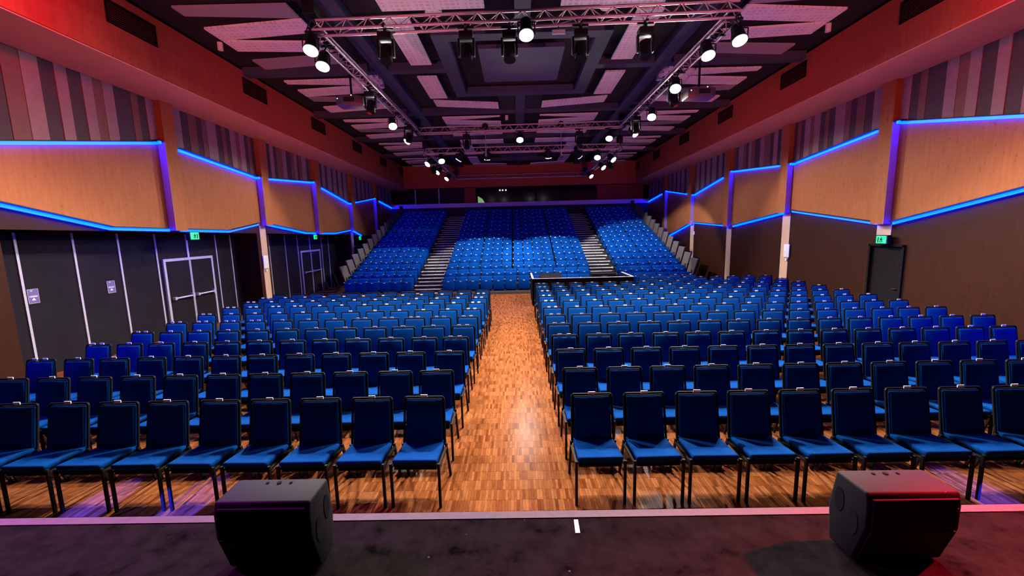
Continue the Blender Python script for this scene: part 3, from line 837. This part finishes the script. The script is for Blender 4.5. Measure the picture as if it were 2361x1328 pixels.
# ------------------------------------------------------------------ mixing position behind the right block
pen = thing('mixing_pen', 'low black barrier around the sound desk behind the right chairs', 'barrier', (2.3, 14.5, 0))
wobj('front_panel', MB().box(.52, 4.02, 14.42, 14.47, .0, .94), 'black', pen)
wobj('side_panel', MB().box(.50, .55, 14.42, 16.4, .0, .94), 'black', pen)
wobj('side_panel', MB().box(3.99, 4.04, 14.42, 16.0, .0, .94), 'black', pen)
wobj('top_edge', MB().box(.5, 4.04, 14.40, 14.49, .94, .955), 'frame', pen)
wobj('top_edge', MB().box(.49, .56, 14.49, 16.4, .94, .955), 'frame', pen)
wobj('top_edge', MB().box(3.98, 4.05, 14.49, 16.0, .94, .955), 'frame', pen)
t = thing('sound_desk', 'black sound desk with a pale front edge behind the barrier', 'desk', (1.2, 15.4, 0))
wobj('cabinet', MB().box(.8, 1.62, 15.15, 15.7, 0, .9), 'black', t); wobj('lid', MB().hexa([(.8, 15.12, .9), (1.62, 15.12, .9), (1.62, 15.7, .97), (.8, 15.7, .97)], [(.8, 15.12, .93), (1.62, 15.12, .93), (1.62, 15.7, 1.0), (.8, 15.7, 1.0)]), 'black', t); wobj('lid_edge', MB().box(.8, 1.62, 15.10, 15.125, .9, .935), 'nosing', t)
t = thing('equipment_rack', 'black equipment case with a small label behind the barrier', 'equipment case', (3.15, 15.4, 0))
wobj('case', MB().box(2.7, 3.6, 15.1, 15.6, 0, 1.0), 'black', t, .01); wobj('label_plate', MB().box(3.05, 3.25, 15.09, 15.098, .86, .93), 'fin', t); wobj('handle', MB().tube((2.9, 15.08, .6), (3.4, 15.08, .6), .015), 'blackm', t)

# ------------------------------------------------------------------ lighting trusses
cyl = MB().tube((0, 0, 0), (0, 0, 1), 1, 7).mesh('truss_tube'); cyl.materials.append(M['alu'])
for p in cyl.polygons: p.use_smooth = len(p.vertices) == 4
def bar(name, a, b, r, parent):
    a, b = Vector(a), Vector(b); d = b - a
    o = bpy.data.objects.new(name, cyl); COL.objects.link(o)
    o.parent = parent
    q = d.to_track_quat('Z', 'Y')
    o.rotation_mode = 'QUATERNION'; o.rotation_quaternion = q
    o.location = a - parent.location; o.scale = (r, r, d.length)
    return o
def truss(a, b, label, seg=.42):
    a, b = Vector(a), Vector(b)
    t = thing('lighting_truss', label, 'truss', tuple((a + b) / 2), group='lighting trusses')
    d = (b - a).normalized(); s = Vector((-d.y, d.x, 0)) * .13; h = Vector((0, 0, .225))
    A = [a + s, a - s, a + h]; B = [b + s, b - s, b + h]
    for i in range(3): bar('chord', A[i], B[i], .026, t)
    L = (b - a).length; n = max(2, round(L / seg))
    for i in range(n):
        p, q, m_ = a + d * (L * i / n), a + d * (L * (i + 1) / n), a + d * (L * (i + .5) / n)
        for sd in (s, -s):
            bar('brace', p + sd, m_ + h, .009, t); bar('brace', m_ + h, q + sd, .009, t)
        bar('brace', p + s, p - s, .009, t)
        if i % 2: bar('brace', p + s, q - s, .009, t)
    return t
KA, KB = 1.25, 1.09                     # front and rear rig hang at different heights
def rigp(x, y, z):
    k = KA if y < 15 else KB
    return (x * k, y * k, CAM_H + (z - CAM_H) * k)
ZA, ZB = CAM_H + 3.05 * KA, CAM_H + 3.05 * KB
ZT = ZA
RA = (-3.02 * KA, 3.32 * KA, 6.73 * KA, 13.45 * KA); RB = (-3.52 * KB, 4.10 * KB, 16.95 * KB, 25.1 * KB)
truss((RA[0], RA[2] + .06, ZT), (RA[1], RA[2] - .16, ZT), 'front cross truss nearest the stage, above the centre aisle')
truss((RA[0], RA[3] + .08, ZT), (RA[1], RA[3] - .14, ZT), 'rear cross truss of the front rig with two hanging hooks')
truss((RA[0], RA[2] + .14, ZT), (RA[0], RA[3] - .14, ZT), 'left side truss of the front rig')
truss((RA[1], RA[2] + .14, ZT), (RA[1], RA[3] - .14, ZT), 'right side truss of the front rig')
truss((RB[0], RB[2], ZB), (RB[1], RB[2], ZB), 'front cross truss of the rear rig, over the tier front')
truss((RB[0], RB[3], ZB), (RB[1], RB[3], ZB), 'rearmost cross truss below the rear bulkhead')
truss((RB[0], RB[2] + .14, ZB), (RB[0], RB[3] - .14, ZB), 'left side truss of the rear rig')
truss((RB[1], RB[2] + .14, ZB), (RB[1], RB[3] - .14, ZB), 'right side truss of the rear rig')
for rg, nm, ZT in ((RA, 'front', ZA), (RB, 'rear', ZB)):
    for ix, sd in ((0, 'left'), (1, 'right')):
        for iy, en in ((2, 'front'), (3, 'back')):
            x, y = rg[ix], rg[iy]
            t = thing('hoist', 'black chain hoist at the %s %s corner of the %s rig' % (en, sd, nm), 'hoist', (x, y, ZT + .2))
            wobj('motor', MB().box(x - .11, x + .11, y - .14, y + .14, ZT + .24, ZT + .5), 'blackm', t, .02)
            wobj('chain', MB().tube((x, y, ZT + .5), (x, y, cz(y) + .21), .012, 6), 'blackm', t)
            wobj('sling', MB().tube((x - .13, y, ZT), (x, y, ZT + .26), .012, 6).tube((x + .13, y, ZT), (x, y, ZT + .26), .012, 6), 'blackm', t)
for x, l in ((-.91 * KA, 'left hanging hook on a cable below the rear truss of the front rig'), (1.44 * KA, 'right hanging hook on a cable below the rear truss of the front rig')):
    y = RA[3]; zh = CAM_H + 2.27 * KA
    t = thing('cable_hook', l, 'hook', (x, y, zh))
    wobj('cable', MB().tube((x, y, zh + .2), (x, y, ZA + .3), .012, 6), 'alu', t)
    wobj('weight', MB().tube((x, y, zh + .05), (x, y, zh + .35), .035, 8, .012), 'alu', t)
    wobj('hook', MB().path([(x + .06 * math.cos(a), y, zh - .02 + .07 * math.sin(a)) for a in [PI / 2 + i * PI / 5 for i in range(9)]], .014, 6), 'blackm', t)
    wobj('pulley', MB().tube((x, y - .03, ZA + .2), (x, y + .03, ZA + .2), .12, 14), 'blackm', t)

# lamps
lens_me = MB().tube((0, 0, 0), (0, 0, -.012), .128, 20).mesh('lens'); lens_me.materials.append(M['lens'])
body_me = MB().tube((0, 0, .30), (0, 0, .06), .1, 16, .12).tube((0, 0, .06), (0, 0, -.03), .12, 16, .145).tube((0, 0, .34), (0, 0, .30), .06, 12, .085)
body_me = body_me.mesh('body'); body_me.materials.append(M['blackm'])
# hollow hood so that the lens sits inside an open rim
lamp_i = 0
def lamp(loc, target, energy, label, trz=None, color=(1.0, 0.93, 0.86), angle=142, blend=0.5, lit=True):
    loc = rigp(*loc); L = Vector(loc)
    trz = ZA if L.y < 17.2 else ZB
    t = thing('stage_lamp', label, 'spotlight', loc, group='lit spotlights on the rigs' if lit else 'unlit spotlights on the rigs')
    d = (Vector(target) - L).normalized()
    q = d.to_track_quat('-Z', 'Y')
    def part(name, me, off):
        o = bpy.data.objects.new(name, me); COL.objects.link(o); o.parent = t
        o.rotation_mode = 'QUATERNION'; o.rotation_quaternion = q; o.location = off
        return o
    bd = part('body', body_me, Vector((0, 0, 0)))
    ln = bpy.data.objects.new('lens', lens_me if lit else dark_lens); COL.objects.link(ln); ln.parent = bd; ln.location = (0, 0, -.032)
    tp = nearest_truss(L)
    e = tp - L
    obj('bracket', MB().tube((0, 0, .2), tuple(e), .016, 6).box(e.x - .15, e.x + .15, e.y - .02, e.y + .02, e.z - .03, e.z + .01).box(e.x - .02, e.x + .02, e.y - .15, e.y + .15, e.z - .03, e.z + .01), 'blackm', t)
    g = MB().path([(-.15, 0, -.02), (-.15, 0, .2), (.15, 0, .2), (.15, 0, -.02)], .012, 6).tube((-.15, 0, 0), (-.1, 0, 0), .02, 8).tube((.15, 0, 0), (.1, 0, 0), .02, 8)
    obj('yoke', g, 'blackm', t)
    if lit and energy > 0:
        spot('lamp_light', tuple(L + d * .06), target, color, energy, angle, blend, .09, t)
    return t
def nearest_truss(p):
    best = None
    for rg, z in ((RA, ZA), (RB, ZB)):
        for a, b in (((rg[0], rg[2]), (rg[1], rg[2])), ((rg[0], rg[3]), (rg[1], rg[3])), ((rg[0], rg[2]), (rg[0], rg[3])), ((rg[1], rg[2]), (rg[1], rg[3]))):
            A, B = Vector((*a, z)), Vector((*b, z)); d = B - A
            t_ = max(0, min(1, (p - A).dot(d) / d.dot(d))); q = A + d * t_
            if best is None or (q - p).length < (best - p).length: best = q
    return best
dark_lens = lens_me.copy(); dark_lens.materials.clear(); dark_lens.materials.append(M['glass'])
LAMPS = [
    ((-3.02, 6.62, 5.4), 'bright lamp at the left front corner of the front rig'),
    ((-3.12, 7.22, 5.4), 'bright lamp just behind the left front corner lamp'),
    ((0.20, 6.45, 5.45), 'bright round lamp in the middle of the front truss'),
    ((3.17, 7.25, 5.4), 'bright lamp just behind the right front corner lamp'),
    ((3.40, 6.72, 5.4), 'bright lamp at the right front corner of the front rig'),
    ((3.25, 8.86, 5.4), 'bright lamp on the right side truss beside the projector'),
    ((3.46, 11.0, 5.4), 'lamp under the right side truss, in front of the rear corner'),
    ((3.58, 12.9, 5.4), 'lamp at the right rear corner of the front rig, outer side'),
    ((-3.15, 11.2, 5.4), 'bright lamp under the left side truss beyond the projector'),
    ((-3.25, 13.05, 5.4), 'lamp at the left rear corner of the front rig'),
    ((0.16, 13.35, 5.42), 'bright round lamp in the middle of the second cross truss'),
    ((2.92, 13.4, 5.4), 'lamp near the right end of the second cross truss'),
    ((-2.88, 16.75, 5.4), 'bright round lamp near the left end of the third cross truss'),
    ((-3.56, 17.4, 5.4), 'lamp at the left front corner of the rear rig'),
    ((-3.62, 19.85, 5.4), 'middle lamp under the left side truss of the rear rig'),
    ((-3.6, 22.3, 5.4), 'rearmost lamp under the left side truss of the rear rig'),
    ((3.22, 16.85, 5.4), 'lamp near the right end of the third cross truss'),
    ((3.98, 17.5, 5.4), 'lamp at the right front corner of the rear rig'),
    ((4.03, 19.7, 5.4), 'middle lamp under the right side truss of the rear rig'),
    ((4.02, 22.8, 5.4), 'rearmost lamp under the right side truss of the rear rig')]
EN = [2300, 2000, 3800, 2000, 2300, 2100, 2100, 1500, 2300, 1500, 3000, 1300, 160, 420, 420, 300, 200, 520, 520, 380]
for (loc, lab), e in zip(LAMPS, EN):
    x, y, z = rigp(*loc)
    tg = (x * (1.0 if y < 10 else .6) + .1, y - (3.0 if y < 10 else 4.2), 0)
    out = abs(x) > 3.7 and y > 15.5          # these few are swung out to the side walls
    if out: tg = (x + (3.6 if x > 0 else -3.6), y - 4.0, .5)
    lamp(loc, tg, e, lab, angle=82 if out else 142)
# profile spots thrown on to the tiers
for loc, tg, e, an, lab in (((-1.1, 16.8, 5.45), (-1.5, 20.0, 1.7), 2300, 62, 'profile spot left of centre on the third cross truss aimed at the tiers'),
                            ((1.3, 16.8, 5.45), (1.7, 20.0, 1.7), 2300, 62, 'profile spot right of centre on the third cross truss aimed at the tiers'),
                            ((2.5, 16.8, 5.45), (5.9, 20.9, 1.9), 2600, 62, 'profile spot at the right of the third cross truss aimed at the tiers'),
                            ((-2.2, 16.8, 5.45), (-5.4, 19.5, 1.3), 1500, 46, 'profile spot at the left of the third cross truss aimed at the tiers')):
    lamp(loc, tg, e, lab, angle=an, blend=.2, color=(1.0, .96, .95))
# unlit moving heads
def mover(x, y, z, label):
    x, y, z = rigp(x, y, z)
    t = thing('moving_head', label, 'moving light', (x, y, z), group='moving lights on the rigs')
    obj('base', MB().box(-.13, .13, -.11, .11, .14, .26), 'blackm', t, None, .015)
    obj('arm', MB().box(-.16, -.12, -.05, .05, -.16, .15), 'blackm', t, None, .01)
    obj('arm', MB().box(.12, .16, -.05, .05, -.16, .15), 'blackm', t, None, .01)
    obj('head', MB().tube((0, .04, .03), (0, -.05, -.26), .1, 14, .115), 'blackm', t)
    obj('clamp', MB().box(-.03, .03, -.03, .03, .25, .36).box(-.15, .15, -.02, .02, .33, .37).box(-.02, .02, -.15, .15, .33, .37), 'blackm', t)
mover(-1.92, 6.72, 5.42, 'black moving light third from the left under the front truss'); mover(-.7, 6.72, 5.4, 'black moving light just left of centre under the front truss')
mover(1.02, 6.72, 5.38, 'black moving light right of the middle lamp under the front truss'); mover(1.99, 6.72, 5.38, 'black moving light fourth along under the front truss with cables')
mover(-.05, 6.78, 5.42, 'black moving light tucked beside the middle lamp of the front truss')
mover(-3.06, 9.3, 5.42, 'black moving light above the left projector'); mover(3.42, 9.4, 5.42, 'black moving light above the right projector')
mover(3.32, 11.9, 5.42, 'black moving light in the right side truss cluster'); mover(-3.02, 12.3, 5.42, 'black moving light near the rear end of the left side truss')
mover(-1.5, 13.45, 5.42, 'black moving light left of centre under the second truss'); mover(2.0, 13.45, 5.42, 'black moving light right of centre under the second truss')
mover(-3.52, 18.5, 5.42, 'added black moving light under the left side truss of the rear rig'); mover(4.1, 18.5, 5.42, 'added black moving light under the right side truss of the rear rig')  # two added heads, put in to carry the added red light
t = thing('panel_light', 'small flat white panel under the front truss, right of the middle lamp', 'panel light', (.87, 8.41, 6.3))
obj('face', MB().box(-.12, .12, -.02, .02, -.02, .05), 'white', t); obj('arm', MB().tube((0, 0, .05), (0, .1, .2), .012, 6), 'blackm', t)
# projectors
def projector(x, y, z, label):
    x, y, z = rigp(x, y, z)
    t = thing('projector', label, 'projector', (x, y, z))
    pl = [(-.36, -.2), (-.2, -.3), (.22, -.3), (.37, -.18), (.37, .25), (-.36, .25)]
    pb = obj('body', MB().prism(pl, 2, -.11, .11), 'proj', t, None, .012)
    obj('lens_barrel', MB().tube((-.12, .25, 0), (-.12, .36, 0), .08, 16), 'blackm', pb)
    obj('vent_panel', MB().box(-.12, .18, -.306, -.3, -.06, .06), 'grille', pb)
    obj('mount_plate', MB().box(-.12, .12, -.12, .12, .11, .15), 'blackm', t)
    obj('drop_pole', MB().tube((0, 0, .15), (0, 0, cz(y) - z + .1), .03, 10), 'blackm', t)
    obj('indicator', MB().tube((-.3, -.245, .04), (-.305, -.252, .04), .014, 8), 'dot', pb)
    obj('indicator', MB().tube((.1, -.3, .1), (.1, -.308, .1), .014, 8), 'dot', pb)
projector(-3.57, 9.6, 5.52, 'ceiling projector on a black pole beside the left truss')
projector(4.03, 9.6, 5.48, 'ceiling projector on a black pole beside the right truss')

# ------------------------------------------------------------------ stage monitors
def wedge(x0, x1, label, hand):
    t = thing('stage_monitor', label, 'speaker', ((x0 + x1) / 2, 1.95, STAGE_Z))
    Z = STAGE_Z
    prof = [(1.80, Z + .40), (1.985, Z + .40), (2.02, Z + .2), (2.0, Z + .015), (1.85, Z + .015), (1.785, Z + .22), (1.785, Z + .34)]
    cb_ = wobj('cabinet', MB().prism(prof, 0, x0, x1), 'cab', t, .012, 2)
    g = MB()
    for (ya, za), (yb, zb) in (((1.786, .375), (1.781, .335)), ((1.781, .33), (1.781, .225)), ((1.783, .215), (1.845, .03))):
        g.hexa([(x0 + .02, yb - .006, Z + zb), (x1 - .02, yb - .006, Z + zb), (x1 - .02, yb + .004, Z + zb), (x0 + .02, yb + .004, Z + zb)],
               [(x0 + .02, ya - .006, Z + za), (x1 - .02, ya - .006, Z + za), (x1 - .02, ya + .004, Z + za), (x0 + .02, ya + .004, Z + za)])
    wobj('grille', g, 'grille', t)
    xs = x1 if hand > 0 else x0
    for yy, zz in ((1.86, Z + .21), (1.95, Z + .27)):
        obj('handle_recess', MB().prism([(yy + .028 * math.cos(a), zz + .065 * math.sin(a)) for a in [2 * PI * i / 14 for i in range(14)]], 0, xs - .002, xs + .003), 'black', cb_)
    for fx in (x0 + .05, x1 - .05):
        for fy in (1.875, 1.975):
            obj('foot', MB().tube((fx, fy, Z), (fx, fy, Z + .02), .02, 8), 'blackm', cb_)
    for k in range(3):
        obj('bolt', MB().tube(((x0 + x1) / 2 + (k - 1) * .06, 1.95, Z + .398), ((x0 + x1) / 2 + (k - 1) * .06, 1.95, Z + .404), .008 if k != 1 else .012, 8), 'black', cb_)
wedge(-1.47, -1.01, 'black wedge stage monitor at the left of the stage edge', 1)
wedge(1.60, 2.03, 'black wedge stage monitor at the right, lit red from behind', -1)
